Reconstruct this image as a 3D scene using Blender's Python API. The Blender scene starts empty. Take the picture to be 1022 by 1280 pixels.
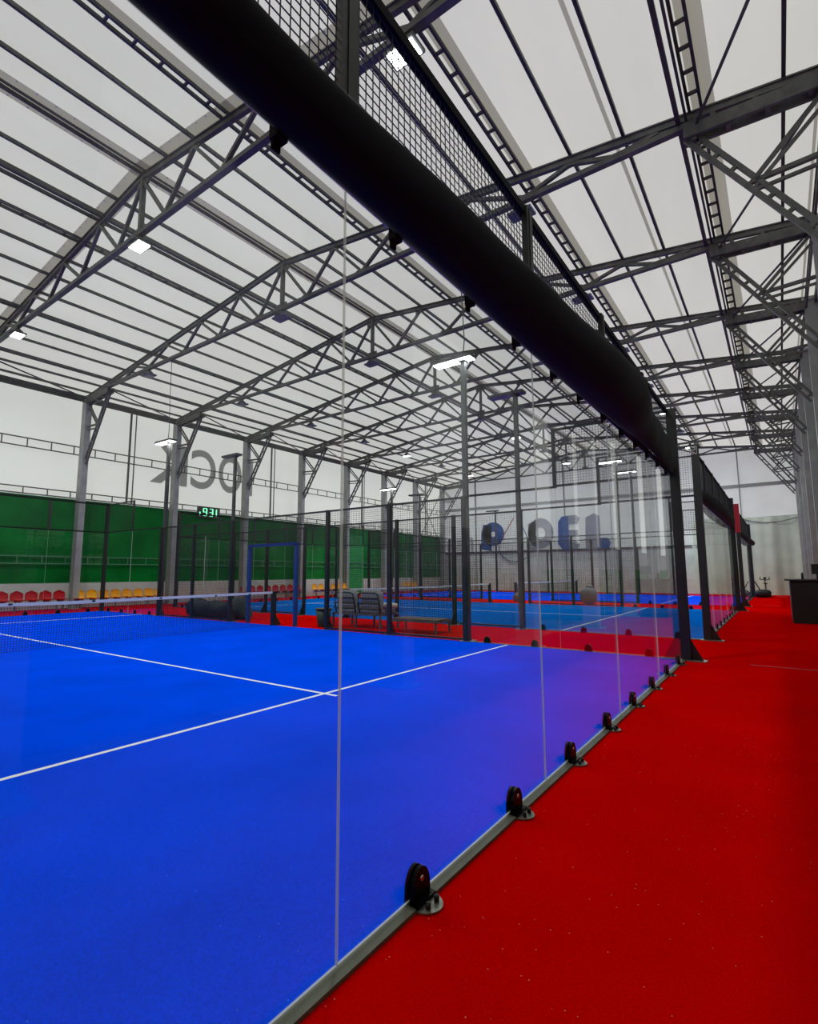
import bpy, math, random
from mathutils import Vector, Matrix
random.seed(7)
SC = bpy.context.scene
COL = SC.collection

# ------------------------------------------------------------------ camera
YAW, PIT, ROL, FPX = 0.62194694, 0.11916571, -0.00385385, 642.55
CAM = Vector((1.3708, 0.5375, 1.3979))
d = Vector((-math.sin(YAW)*math.cos(PIT), math.cos(YAW)*math.cos(PIT), math.sin(PIT)))
r = d.cross(Vector((0, 0, 1))).normalized(); u = r.cross(d)
c_, s_ = math.cos(ROL), math.sin(ROL)
R = c_*r + s_*u; U = -s_*r + c_*u
cd = bpy.data.cameras.new('camera'); cam = bpy.data.objects.new('camera', cd); COL.objects.link(cam)
cam.matrix_world = Matrix(((R.x, U.x, -d.x, CAM.x), (R.y, U.y, -d.y, CAM.y), (R.z, U.z, -d.z, CAM.z), (0, 0, 0, 1)))
cd.sensor_fit = 'HORIZONTAL'; cd.sensor_width = 36; cd.lens = FPX/1022*36; cd.clip_start = 0.05; cd.clip_end = 300
SC.camera = cam

# ------------------------------------------------------------------ sky and exposure
SC.view_settings.view_transform = 'Standard'; SC.view_settings.look = 'None'
SC.view_settings.gamma = 1; SC.view_settings.use_curve_mapping = False
SC.view_settings.exposure = -0.9
w = bpy.data.worlds.new('overcast'); SC.world = w; w.use_nodes = True
w.node_tree.nodes['Background'].inputs[0].default_value = (1.0, 0.985, 0.955, 1)
w.node_tree.nodes['Background'].inputs[1].default_value = 1.75
LAMP_W = 420.0       # flood lamps under the trusses
POLE_W = 90.0        # court light poles
cy = SC.cycles
cy.max_bounces = 10; cy.diffuse_bounces = 5; cy.glossy_bounces = 4; cy.transmission_bounces = 6
cy.transparent_max_bounces = 40; cy.sample_clamp_indirect = 4.0; cy.use_denoising = True

# ------------------------------------------------------------------ materials
def new_mat(name):
    m = bpy.data.materials.new(name); m.use_nodes = True
    return m, m.node_tree.nodes, m.node_tree.links, m.node_tree.nodes['Principled BSDF']
def pbr(name, col, rough=0.6, metal=0.0, var=0.0, scale=8.0, spec=None, bump=0.0, bscale=200.0, coord='Object'):
    m, N, L, b = new_mat(name)
    b.inputs['Base Color'].default_value = (*col, 1); b.inputs['Roughness'].default_value = rough
    b.inputs['Metallic'].default_value = metal
    if spec is not None: b.inputs['Specular IOR Level'].default_value = spec
    tc = N.new('ShaderNodeTexCoord')
    if var:
        n = N.new('ShaderNodeTexNoise'); n.inputs['Scale'].default_value = scale; n.inputs['Detail'].default_value = 5
        L.new(tc.outputs[coord], n.inputs['Vector'])
        mr = N.new('ShaderNodeMapRange'); mr.inputs[1].default_value = .3; mr.inputs[2].default_value = .7
        mr.inputs[3].default_value = 1-var; mr.inputs[4].default_value = 1+var
        L.new(n.outputs[0], mr.inputs[0])
        mx = N.new('ShaderNodeMix'); mx.data_type = 'RGBA'; mx.blend_type = 'MULTIPLY'; mx.inputs[0].default_value = 1
        mx.inputs[6].default_value = (*col, 1); L.new(mr.outputs[0], mx.inputs[7]); L.new(mx.outputs[2], b.inputs['Base Color'])
    if bump:
        n = N.new('ShaderNodeTexNoise'); n.inputs['Scale'].default_value = bscale
        L.new(tc.outputs[coord], n.inputs['Vector'])
        bp = N.new('ShaderNodeBump'); bp.inputs['Strength'].default_value = bump; bp.inputs['Distance'].default_value = .01
        L.new(n.outputs[0], bp.inputs['Height']); L.new(bp.outputs[0], b.inputs['Normal'])
    return m
def turf(name, col, speck=(0.6, 0.6, 0.6), amount=.73):
    """short sand-filled artificial turf: fibre noise, soft patches, bright sand grains"""
    m, N, L, b = new_mat(name); b.inputs['Roughness'].default_value = 1; b.inputs['Specular IOR Level'].default_value = 0
    tc = N.new('ShaderNodeTexCoord')
    a = N.new('ShaderNodeTexNoise'); a.inputs['Scale'].default_value = 130; a.inputs['Detail'].default_value = 4
    g = N.new('ShaderNodeTexNoise'); g.inputs['Scale'].default_value = .9; g.inputs['Detail'].default_value = 6
    for n in (a, g): L.new(tc.outputs['Object'], n.inputs['Vector'])
    r1 = N.new('ShaderNodeMapRange'); r1.inputs[1].default_value = .3; r1.inputs[2].default_value = .7; r1.inputs[3].default_value = .86; r1.inputs[4].default_value = 1.14
    r2 = N.new('ShaderNodeMapRange'); r2.inputs[1].default_value = .3; r2.inputs[2].default_value = .7; r2.inputs[3].default_value = .9; r2.inputs[4].default_value = 1.1
    L.new(a.outputs[0], r1.inputs[0]); L.new(g.outputs[0], r2.inputs[0])
    mu = N.new('ShaderNodeMath'); mu.operation = 'MULTIPLY'; L.new(r1.outputs[0], mu.inputs[0]); L.new(r2.outputs[0], mu.inputs[1])
    mx = N.new('ShaderNodeMix'); mx.data_type = 'RGBA'; mx.blend_type = 'MULTIPLY'; mx.inputs[0].default_value = 1
    mx.inputs[6].default_value = (*col, 1); L.new(mu.outputs[0], mx.inputs[7])
    v = N.new('ShaderNodeTexVoronoi'); v.inputs['Scale'].default_value = 28; v.feature = 'F1'; L.new(tc.outputs['Object'], v.inputs['Vector'])
    lt = N.new('ShaderNodeMath'); lt.operation = 'LESS_THAN'; lt.inputs[1].default_value = .075; L.new(v.outputs['Distance'], lt.inputs[0])
    sp = N.new('ShaderNodeSeparateColor'); L.new(v.outputs['Color'], sp.inputs[0])
    gt = N.new('ShaderNodeMath'); gt.operation = 'GREATER_THAN'; gt.inputs[1].default_value = amount; L.new(sp.outputs[0], gt.inputs[0])
    an = N.new('ShaderNodeMath'); an.operation = 'MULTIPLY'; L.new(lt.outputs[0], an.inputs[0]); L.new(gt.outputs[0], an.inputs[1])
    m2 = N.new('ShaderNodeMix'); m2.data_type = 'RGBA'; L.new(an.outputs[0], m2.inputs[0]); L.new(mx.outputs[2], m2.inputs[6]); m2.inputs[7].default_value = (*speck, 1)
    L.new(m2.outputs[2], b.inputs['Base Color'])
    bp = N.new('ShaderNodeBump'); bp.inputs['Strength'].default_value = .2; bp.inputs['Distance'].default_value = .01
    L.new(a.outputs[0], bp.inputs['Height']); L.new(bp.outputs[0], b.inputs['Normal'])
    return m
def membrane(name, trans, refl, var=.05):
    """translucent fabric: passes daylight and reflects a little"""
    m, N, L, b = new_mat(name); N.remove(b); out = N['Material Output']
    tc = N.new('ShaderNodeTexCoord'); n = N.new('ShaderNodeTexNoise'); n.inputs['Scale'].default_value = .8; n.inputs['Detail'].default_value = 6
    mp = N.new('ShaderNodeMapping'); mp.inputs['Scale'].default_value = (1, .25, 1)
    L.new(tc.outputs['Object'], mp.inputs[0]); L.new(mp.outputs[0], n.inputs['Vector'])
    mr = N.new('ShaderNodeMapRange'); mr.inputs[1].default_value = .3; mr.inputs[2].default_value = .7; mr.inputs[3].default_value = 1-var; mr.inputs[4].default_value = 1+var
    L.new(n.outputs[0], mr.inputs[0])
    mx = N.new('ShaderNodeMix'); mx.data_type = 'RGBA'; mx.blend_type = 'MULTIPLY'; mx.inputs[0].default_value = 1
    mx.inputs[6].default_value = (*trans, 1); L.new(mr.outputs[0], mx.inputs[7])
    t = N.new('ShaderNodeBsdfTranslucent'); L.new(mx.outputs[2], t.inputs[0])
    df = N.new('ShaderNodeBsdfDiffuse'); df.inputs[0].default_value = (*refl, 1)
    ad = N.new('ShaderNodeAddShader'); L.new(t.outputs[0], ad.inputs[0]); L.new(df.outputs[0], ad.inputs[1]); L.new(ad.outputs[0], out.inputs[0])
    return m
def glass(name, tint):
    """clear pane: transparent with a Schlick mirror on both faces"""
    m, N, L, b = new_mat(name); N.remove(b); out = N['Material Output']
    g = N.new('ShaderNodeNewGeometry'); dt = N.new('ShaderNodeVectorMath'); dt.operation = 'DOT_PRODUCT'
    L.new(g.outputs['Normal'], dt.inputs[0]); L.new(g.outputs['Incoming'], dt.inputs[1])
    ab = N.new('ShaderNodeMath'); ab.operation = 'ABSOLUTE'; L.new(dt.outputs['Value'], ab.inputs[0])
    su = N.new('ShaderNodeMath'); su.operation = 'SUBTRACT'; su.inputs[0].default_value = 1; L.new(ab.outputs[0], su.inputs[1])
    pw = N.new('ShaderNodeMath'); pw.operation = 'POWER'; pw.inputs[1].default_value = 5; L.new(su.outputs[0], pw.inputs[0])
    ma = N.new('ShaderNodeMath'); ma.operation = 'MULTIPLY_ADD'; ma.inputs[1].default_value = .95; ma.inputs[2].default_value = .015; L.new(pw.outputs[0], ma.inputs[0])
    tr = N.new('ShaderNodeBsdfTransparent'); tr.inputs[0].default_value = (*tint, 1)
    gl = N.new('ShaderNodeBsdfGlossy'); gl.inputs['Roughness'].default_value = 0; gl.inputs[0].default_value = (1, 1, 1, 1)
    mx = N.new('ShaderNodeMixShader'); L.new(ma.outputs[0], mx.inputs[0]); L.new(tr.outputs[0], mx.inputs[1]); L.new(gl.outputs[0], mx.inputs[2])
    L.new(mx.outputs[0], out.inputs[0])
    return m
def glow(name, col, s):
    m, N, L, b = new_mat(name); b.inputs['Base Color'].default_value = (*col, 1)
    b.inputs['Emission Color'].default_value = (*col, 1); b.inputs['Emission Strength'].default_value = s
    return m

M = dict(
 rail=pbr('matt_black_rail', (.008, .008, .008), .7, spec=.12),
 blue2=turf('lighter_blue_turf', (.002, .13, .56), (.2, .4, .8), .95),
 stud=membrane('grey_stud_membrane', (.27, .275, .27), (.2, .2, .2)),  # darker grey translucent material of the far studs and upper far girt
 red=turf('red_turf', (.60, .0004, .0006), (.72, .20, .15), .68),
 blue=turf('blue_turf', (.0003, .066, .88), (.14, .32, .98), .85),
 line=pbr('white_line_turf', (.85, .87, .87), .9, var=.05, scale=60),
 roof=membrane('roof_membrane', (.585, .59, .57), (.17, .17, .17)),
 roof2=membrane('doubled_membrane', (.42, .405, .36), (.16, .16, .15)),
 wallm=membrane('white_wall_membrane', (.56, .58, .555), (.30, .30, .29), .03),
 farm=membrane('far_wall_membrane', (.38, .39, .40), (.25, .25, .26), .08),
 letter=membrane('grey_letter_film', (.44, .44, .43), (.12, .12, .12), .02),
 steel=pbr('galvanised_steel', (.105, .108, .10), .55, .35, var=.25, scale=6),
 steeld=pbr('dark_steel', (.055, .056, .055), .55, .3, var=.2, scale=6),
 column=pbr('grey_painted_column', (.30, .315, .30), .6, .1, var=.15, scale=3),
 black=pbr('black_powder_coat', (.012, .013, .012), .38, .0, var=.1, scale=9),
 wire=pbr('black_mesh_wire', (.012, .012, .012), .5),
 glass=glass('court_glass', (.982, .993, .988)),

 channel=pbr('olive_base_profile', (.10, .105, .07), .5, .2, var=.2, scale=5),
 plate=pbr('worn_grey_plate', (.22, .22, .18), .4, .6, var=.3, scale=40),
 hole=pbr('slot_dark', (.004, .005, .004), .5),
 bolt=pbr('chrome_bolt', (.7, .7, .68), .18, 1.0),
 gloss=pbr('black_gloss_clamp', (.003, .003, .003), .3, spec=.07),
 cover=pbr('black_rolled_cover', (.0022, .002, .005), .75, spec=.15, bump=.15, bscale=5),
 green=pbr('green_banner', (.0015, .15, .02), .9, var=.3, scale=.8, spec=.1),
 green2=pbr('bright_green_curtain', (.01, .26, .05), .8, var=.15, scale=3),
 greenL=pbr('green_painted_rail', (.05, .20, .09), .6),
 concrete=pbr('grey_concrete', (.20, .20, .19), .85, var=.15, scale=3, bump=.1, bscale=30),
 white=pbr('white_paint', (.50, .50, .47), .7, var=.06, scale=3),
 farlow=pbr('grey_white_sheet', (.52, .57, .53), .85, var=.12, scale=1.3),
 tarp=pbr('grey_green_tarp', (.50, .57, .47), .85, var=.14, scale=.9, bump=.4, bscale=1.2),
 net=pbr('black_net_cord', (.01, .012, .03), .8),
 tape=pbr('white_net_tape', (.75, .77, .75), .7),
 frameb=pbr('blue_painted_frame', (.002, .035, .17), .5),
 seatr=pbr('red_plastic', (.42, .003, .008), .45, spec=.25),
 seaty=pbr('yellow_plastic', (.78, .36, .004), .45, spec=.25),
 grey=pbr('grey_paint', (.10, .10, .10), .6),
 cushion=pbr('grey_cushion', (.27, .28, .27), .9, var=.1, scale=20),
 pale=pbr('pale_cushion', (.62, .60, .52), .9),
 wood=pbr('brown_table_top', (.11, .07, .055), .8, var=.2, scale=12),
 bin=pbr('dark_green_bin', (.006, .018, .012), .5),
 bag=pbr('dark_green_tarpaulin', (.006, .014, .012), .7, bump=.4, bscale=6),
 counter=pbr('black_counter', (.004, .004, .004), .5),
 ctop=pbr('dark_counter_top', (.03, .03, .028), .25),
 redpad=pbr('red_padding', (.42, .01, .03), .7),
 lampon=glow('lamp_lens_lit', (.93, 1, .97), 30),
 lampoff=pbr('lamp_lens_unlit', (.10, .11, .16), .35),
 led=glow('green_led', (.25, 1, .55), 2.2),
 blueL=pbr('blue_letter', (.004, .055, .22), .7),
 greyL=pbr('grey_letter', (.19, .20, .24), .7),
 redc=pbr('thin_red_line', (.32, .03, .04), .7),
 cable=pbr('grey_cable', (.07, .07, .065), .7),
 bean=pbr('grey_fabric', (.17, .17, .17), .95, var=.2, scale=9, bump=.3, bscale=10),
 sign=pbr('dark_sign', (.02, .025, .02), .5), signw=pbr('sign_white', (.6, .6, .56), .6),
 puck=pbr('gym_grey', (.12, .13, .13), .6),
)

def soft_edge():
    m, N, L, b = new_mat('polished_glass_edge'); out = N['Material Output']
    b.inputs['Base Color'].default_value = (.82, .88, .74, 1); b.inputs['Roughness'].default_value = .35
    t = N.new('ShaderNodeBsdfTransparent'); t.inputs[0].default_value = (.92, .97, .93, 1)
    mx = N.new('ShaderNodeMixShader'); mx.inputs[0].default_value = .6; L.new(t.outputs[0], mx.inputs[1]); L.new(b.outputs[0], mx.inputs[2]); L.new(mx.outputs[0], out.inputs[0])
    return m
M['edge'] = soft_edge()

# ------------------------------------------------------------------ mesh and object helpers
ORG = {}
class MB:
    def __init__(s): s.v = []; s.f = []; s.m = []; s.smooth = []
    def add(s, vs, fs, mi=0, sm=False):
        k = len(s.v); s.v += [tuple(x) for x in vs]; s.f += [tuple(i+k for i in f) for f in fs]
        s.m += [mi]*len(fs); s.smooth += [sm]*len(fs); return s
    def box(s, a, b, mi=0):
        x0, y0, z0 = a; x1, y1, z1 = b
        vs = [(x0,y0,z0),(x1,y0,z0),(x1,y1,z0),(x0,y1,z0),(x0,y0,z1),(x1,y0,z1),(x1,y1,z1),(x0,y1,z1)]
        return s.add(vs, [(0,3,2,1),(4,5,6,7),(0,1,5,4),(1,2,6,5),(2,3,7,6),(3,0,4,7)], mi)
    def bar(s, p, q, w, h=None, up=(0, 0, 1), mi=0):
        h = h or w; p = Vector(p); q = Vector(q); t = (q-p).normalized(); up = Vector(up)
        if abs(t.dot(up)) > .98: up = Vector((1, 0, 0)) if abs(t.x) < .9 else Vector((0, 1, 0))
        a = t.cross(up).normalized()*(w/2); b = a.cross(t).normalized()*(h/2)
        vs = [p-a-b, p+a-b, p+a+b, p-a+b, q-a-b, q+a-b, q+a+b, q-a+b]
        return s.add(vs, [(0,3,2,1),(4,5,6,7),(0,1,5,4),(1,2,6,5),(2,3,7,6),(3,0,4,7)], mi)
    def tube(s, pts, r, n=8, mi=0):
        pts = [Vector(p) for p in pts]; rs = r if isinstance(r, (list, tuple)) else [r]*len(pts); vs = []
        for i, p in enumerate(pts):
            t = (pts[min(i+1, len(pts)-1)]-pts[max(i-1, 0)]).normalized()
            up = Vector((0, 0, 1)) if abs(t.z) < .95 else Vector((1, 0, 0))
            a = t.cross(up).normalized(); b = a.cross(t).normalized()
            vs += [p+(a*math.cos(2*math.pi*k/n)+b*math.sin(2*math.pi*k/n))*rs[i] for k in range(n)]
        fs = [(i*n+k, i*n+(k+1) % n, (i+1)*n+(k+1) % n, (i+1)*n+k) for i in range(len(pts)-1) for k in range(n)]
        s.add(vs, fs, mi, True); k0 = len(s.v)-len(vs)
        s.f.append(tuple(k0+n-1-k for k in range(n))); s.f.append(tuple(k0+(len(pts)-1)*n+k for k in range(n)))
        s.m += [mi, mi]; s.smooth += [False, False]; return s
    def prism(s, poly, ext, mi=0):
        n = len(poly); e = Vector(ext); vs = [Vector(p) for p in poly]+[Vector(p)+e for p in poly]
        fs = [tuple(range(n-1, -1, -1)), tuple(range(n, 2*n))]+[(i, (i+1) % n, n+(i+1) % n, n+i) for i in range(n)]
        return s.add(vs, fs, mi)
    def ball(s, c, rx, ry, rz, nu=16, nv=10, mi=0, bump=0, e=1.0):
        vs = []; c = Vector(c)
        for j in range(nv+1):
            th = math.pi*j/nv
            for i in range(nu):
                ph = 2*math.pi*i/nu; k = 1+bump*(math.sin(3*ph+2*th)+.6*math.sin(5*ph-4*th+1))
                pw = lambda t: math.copysign(abs(t)**e, t)
                vs.append(c+Vector((rx*pw(math.sin(th))*pw(math.cos(ph))*k, ry*pw(math.sin(th))*pw(math.sin(ph))*k, rz*pw(math.cos(th))*k)))
        fs = [(j*nu+i, (j+1)*nu+i, (j+1)*nu+(i+1) % nu, j*nu+(i+1) % nu) for j in range(nv) for i in range(nu)]
        return s.add(vs, fs, mi, True)
    def build(s, name, mats, parent=None, kind=None, label=None):
        if not isinstance(mats, (list, tuple)): mats = [mats]
        me = bpy.data.meshes.new(name); org = ORG.get(parent.name, Vector((0, 0, 0))) if parent else Vector((0, 0, 0))
        me.from_pydata([tuple(Vector(v)-org) for v in s.v], [], s.f)
        for m in mats: me.materials.append(M[m] if isinstance(m, str) else m)
        me.polygons.foreach_set('material_index', s.m); me.polygons.foreach_set('use_smooth', s.smooth); me.update()
        o = bpy.data.objects.new(name, me); COL.objects.link(o)
        if parent: o.parent = parent; ORG[o.name] = org
        if kind: o['kind'] = kind
        if label: o['label'] = label
        return o
def thing(name, label, cat, loc, group=None):
    o = bpy.data.objects.new(name, None); COL.objects.link(o); o.location = loc; o.empty_display_size = .2
    o['label'] = label; o['category'] = cat
    if group: o['group'] = group
    ORG[o.name] = Vector(loc); return o
def tag(o, label, cat, group=None, base=None):
    o['label'] = label; o['category'] = cat
    if group: o['group'] = group
    if base is not None:
        b = Vector(base); o.data.transform(Matrix.Translation(-b)); o.location = b
    return o
def dup(root, loc, label=None, group=None, skip=()):
    c = root.copy(); COL.objects.link(c); c.location = loc; ORG[c.name] = Vector(loc)
    if label: c['label'] = label
    if group: c['group'] = group
    def rec(a, b):
        for ch in list(a.children):
            k = ch.copy(); COL.objects.link(k); k.parent = b; rec(ch, k)
    rec(root, c); return c
def struct(name, mb, mat, parent=None): return mb.build(name, mat, parent, kind='structure')
NTH = ['first', 'second', 'third', 'fourth', 'fifth', 'sixth', 'seventh', 'eighth', 'ninth', 'tenth', 'eleventh', 'twelfth', 'thirteenth',
       'fourteenth', 'fifteenth', 'sixteenth', 'seventeenth', 'eighteenth', 'nineteenth', 'twentieth']

# ------------------------------------------------------------------ hall dimensions
RX, RZ, SL = -10.0, 10.65, 0.119             # ridge line, chord height, slope
YN, YF, HW = -6.7, 39.55, 13.15              # end walls, half width
TY = [-2.45+4.157*k for k in range(11)]      # truss positions: -2.45, 1.71, 5.86, 10.02 ...
def rz(x, off=0.0): return RZ+off-SL*abs(x-RX)
XL, XR = RX-HW, RX+HW

# ------------------------------------------------------------------ structure: floor, roof, walls
struct('floor', MB().box((XL-.2, YN-.2, -.10), (XR+.2, YF+.2, 0)), 'red')
b = MB()
for sx in (-1, 1):
    x0, x1 = RX, RX+sx*(HW+.1); n = 1
    a = [(x0, YN, rz(x0, .13)), (x1, YN, rz(x1, .13)), (x1, YF, rz(x1, .13)), (x0, YF, rz(x0, .13))]
    b.add(a, [(0, 1, 2, 3)] if sx > 0 else [(3, 2, 1, 0)])
ceiling = struct('ceiling', b, 'roof')
# left wall: low white wall, green banner, white membrane, lattice girts
wl = struct('wall_left', MB().add([(XL, YN, 4.6), (XL, YF, 4.6), (XL, YF, rz(XL, .1)), (XL, YN, rz(XL, .1))], [(0, 1, 2, 3)]), 'wallm')
struct('low_wall', MB().box((XL-.08, YN, 0), (XL+.06, YF, 1.06)), 'white', wl)
struct('green_banner', MB().box((XL-.05, YN, 1.06), (XL+.02, YF, 4.62)), 'green', wl)
def lattice(mb, X, z0, z1, y0, y1, st, w=.045):
    mb.bar((X, y0, z0), (X, y1, z0), w); mb.bar((X, y0, z1), (X, y1, z1), w)
    y = y0+.3
    while y < y1: mb.bar((X, y, z0), (X, y, z1), w*.8); y += st
m_ = MB(); lattice(m_, XL+.18, 6.55, 6.9, YN, YF, .85); struct('girt', m_, 'steel', wl)
m_ = MB(); lattice(m_, XL+.14, 4.66, 4.92, YN, YF, .85); struct('girt', m_, 'steel', wl)
m_ = MB(); lattice(m_, XL+.14, 1.86, 2.16, YN, YF, .85); struct('girt', m_, 'greenL', wl)
for k, ty in enumerate(TY[:-1]):             # slender wall studs in every other bay
    if k % 2 == 0 or k < 3: continue
    m_ = MB(); m_.bar((XL+.1, ty+2.08, 4.7), (XL+.1, ty+2.08, rz(XL)), .07); m_.bar((XL+.1, ty+2.32, 4.7), (XL+.1, ty+2.32, rz(XL)), .04)
    struct('wall_stud', m_, 'steel', wl)
struct('curtain_panel', MB().box((XL+.07, 27.3, 0.0), (XL+.11, 28.9, 4.1)), 'green2', wl)
# right wall: grey panels with tall translucent bays
wr = MB(); wt = MB()
ys = [YN]+[t for t in TY if YN < t < YF]+[YF]
for a, c in zip(ys[:-1], ys[1:]):
    y0, y1 = a+.55, c-1.15
    if y1 <= y0: wr.box((XR, a, 0), (XR+.15, c, rz(XR))); continue
    wr.box((XR, a, 0), (XR+.15, y0, rz(XR))); wr.box((XR, y1, 0), (XR+.15, c, rz(XR)))
    wr.box((XR, y0, 0), (XR+.15, y1, 2.2)); wt.box((XR+.06, y0, 2.2), (XR+.07, y1, rz(XR)))
wro = struct('wall_right', wr, 'concrete'); struct('translucent_bay', wt, 'wallm', wro)
m_ = MB().box((XR-.03, YN, 0.1), (XR-.002, YF, 1.5)); struct('green_strip', m_, 'green', wro)
# far wall
def gable(mb, x0, x1, y, z0):
    pts = [(x0, y, z0), (x1, y, z0), (x1, y, rz(x1, .1))]
    if x0 < RX < x1: pts.append((RX, y, rz(RX, .1)))
    pts.append((x0, y, rz(x0, .1))); mb.add(pts, [tuple(range(len(pts)))])
b = MB(); gable(b, XL, XR, YF, 0)
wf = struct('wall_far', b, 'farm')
struct('lower_sheet', MB().box((XL, YF-.06, 0), (-3.2, YF-.02, 3.1)), 'farlow', wf)
m_ = MB(); N_ = 60
for i in range(N_):                           # the tarp hangs in slow folds
    x = -3.2+(2.95+3.2)*i/(N_-1); yy = YF-.14+.05*math.sin(x*4.1)+.03*math.sin(x*9+1)
    m_.v += [(x, yy, 0), (x, yy-.05*math.sin(x*2.3), 4.92-.08*math.sin((x+3.2)/6.15*math.pi))]
for i in range(N_-1): m_.f.append((2*i, 2*i+2, 2*i+3, 2*i+1)); m_.m.append(0); m_.smooth.append(True)
struct('hanging_tarp', m_, 'tarp', wf)
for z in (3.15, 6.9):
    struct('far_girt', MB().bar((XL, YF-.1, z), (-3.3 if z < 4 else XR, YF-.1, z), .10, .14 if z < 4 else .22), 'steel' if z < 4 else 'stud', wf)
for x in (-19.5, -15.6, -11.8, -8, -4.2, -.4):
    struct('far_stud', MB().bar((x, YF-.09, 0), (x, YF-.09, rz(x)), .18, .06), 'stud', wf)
# near end wall behind the camera, seen only mirrored in the glass
b = MB(); gable(b, XL, XR, YN, 0)
wn = struct('wall_near', b, 'wallm')
struct('near_sheet', MB().box((XL, YN+.02, 0), (XR, YN+.08, 3.0)), 'concrete', wn)
struct('near_girt', MB().bar((XL, YN+.2, 5.9), (XR, YN+.2, 5.9), .2, .42), 'steeld', wn)
# doubled membrane strips under the roof
for i, (x, wd) in enumerate(((RX, .55), (-13.35, .24), (-17.65, .24), (-6.66, .26), (-2.40, .30), (.87, .34), (2.45, .05), (-.62, .07))):
    b = MB()
    for xa, xb in ((x-wd/2, x+wd/2),) if x != RX else ((x-wd/2, x), (x, x+wd/2)):
        b.add([(xa, YN, rz(xa, .115)), (xb, YN, rz(xb, .115)), (xb, YF, rz(xb, .115)), (xa, YF, rz(xa, .115))], [(0, 1, 2, 3)])
    struct('membrane_strip', b, 'roof2', ceiling)
for ty in TY[:3]:
    b = MB(); wd = .22
    for sx in (-1, 1):
        x1 = RX+sx*HW; b.add([(RX, ty-wd, rz(RX, .11)), (x1, ty-wd, rz(x1, .11)), (x1, ty+wd, rz(x1, .11)), (RX, ty+wd, rz(RX, .11))], [(0, 1, 2, 3)])
    struct('membrane_strip', b, 'roof2', ceiling)

m_ = MB()                                    # bright rivet heads along the doubled strips nearest the camera
def rivet(x, y, z): m_.box((x-.014, y-.014, z-.012), (x+.014, y+.014, z))
y = 1.0
while y < 18:
    for xx in (RX-.24, RX+.24): rivet(xx, y, rz(xx, .112))
    y += .33
x = XL+.4
while x < XR:
    for q in (-.19, .19): rivet(x, TY[2]+q, rz(x, .107))
    x += .33
struct('rivet_row', m_, 'tape', ceiling)

# ------------------------------------------------------------------ roof trusses
def make_truss():
    t = thing('roof_truss', '', 'roof truss', (RX, 0, 0), 'steel roof trusses')
    P = lambda dd, z, y=0: (RX+dd, y, z)
    top = lambda dd: RZ-.02-SL*abs(dd)
    BZ = 9.16
    for s in (-1, 1):
        m = MB(); m.bar(P(0, top(0)), P(s*12.7, top(12.7)), .14, .03); m.bar(P(0, top(0)-.07), P(s*12.7, top(12.7)-.07), .09, .11)
        m.build('top_chord', 'steel', t)
        seq = [(0, 1), (1.05, 0), (2.1, 1), (3.1, 0), (4.2, 1), (5.2, 0), (6.3, 1), (7.6, 0), (8.55, 1), (9.4, 0), (10.15, 1)]
        for (a, ka), (c, kc) in zip(seq[:-1], seq[1:]):
            za = top(a)-.13 if ka else BZ+.04; zc = top(c)-.13 if kc else BZ+.04
            m = MB(); m.bar(P(s*a, za), P(s*c, zc), .075, .075); m.build('web_member', 'steel', t)
        for a, k in seq[1:]:
            z = top(a)-.145 if k else BZ+.06
            m = MB(); m.bar(P(s*(a-.19), z), P(s*(a+.19), z), .03, .11); m.build('gusset_plate', 'steel', t)
        # haunch channels from the last bottom node to the column head
        m = MB()
        for y in (-.11, .11):
            m.bar(P(s*10.55, 8.98, y), P(s*12.5, 8.86, y), .05, .22)
        for a in (10.7, 11.2, 11.75, 12.3):
            m.bar(P(s*a, 8.80), P(s*a, 9.05), .18, .07)
        for a in (11.0, 11.6, 12.2): m.bar(P(s*a, 9.0), P(s*a, top(a)), .08, .08)
        m.build('haunch_beam', 'steel', t)
        # laddered knee brace
        m = MB(); A = Vector(P(s*10.62, 8.96)); B = Vector(P(s*12.47, 6.15)); n = Vector((s*.085, 0, .055)) if s < 0 else Vector((.06, 0, .04))
        m.bar(A+n, B+n*1.0, .07, .07); m.bar(A-n, B-n*1.0, .07, .07)
        for k in range(8):
            c = A.lerp(B, (k+.6)/8); m.bar(c+n, c-n, .06, .06)
        m.build('knee_brace', 'steel', t)
        m = MB(); C = A.lerp(B, .45)
        m.bar(C, P(s*12.45, 8.75), .06); m.bar(Vector(C)+Vector((0, 0, -.14)), P(s*12.45, 8.55), .05)
        m.bar(C, P(s*12.45, 7.75), .07); m.bar(Vector(C)+Vector((0, 0, -.16)), P(s*12.45, 7.6), .05)
        m.build('knee_strut', 'steel', t)
    m = MB(); m.bar(P(-10.75, BZ), P(10.75, BZ), .12, .10); m.build('bottom_chord', 'steel', t)
    m = MB(); m.bar(P(0, top(0)-.05), P(0, BZ), .10, .10); m.bar(P(-.24, top(0)-.16), P(.24, top(0)-.16), .04, .26); m.bar(P(-.2, BZ+.08), P(.2, BZ+.08), .03, .18)
    m.build('king_post', 'steel', t)
    return t
t0 = make_truss()
tl = ['roof truss over the near court, just behind the viewer', 'roof truss directly above the nearest glass pane',
      'nearest grey roof truss in view, with flood lamps lit beneath it', 'second roof truss in view, meeting the first visible column on the left wall',
      'third roof truss in view, above the mirrored letters on the left wall', 'fourth roof truss in view', 'fifth roof truss in view',
      'sixth roof truss in view, with lit flood lamps in the distance', 'seventh roof truss in view', 'eighth roof truss in view, with lit flood lamps in the distance', 'farthest roof truss, against the far gable wall']
for k, ty in enumerate(TY):
    if k == 0: t0.location = (RX, ty, 0); t0['label'] = 'grey steel '+tl[0]
    else: dup(t0, (RX, ty, 0), 'grey steel '+tl[k]+(' from the camera' if tl[k].endswith('in view') else ''))
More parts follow.
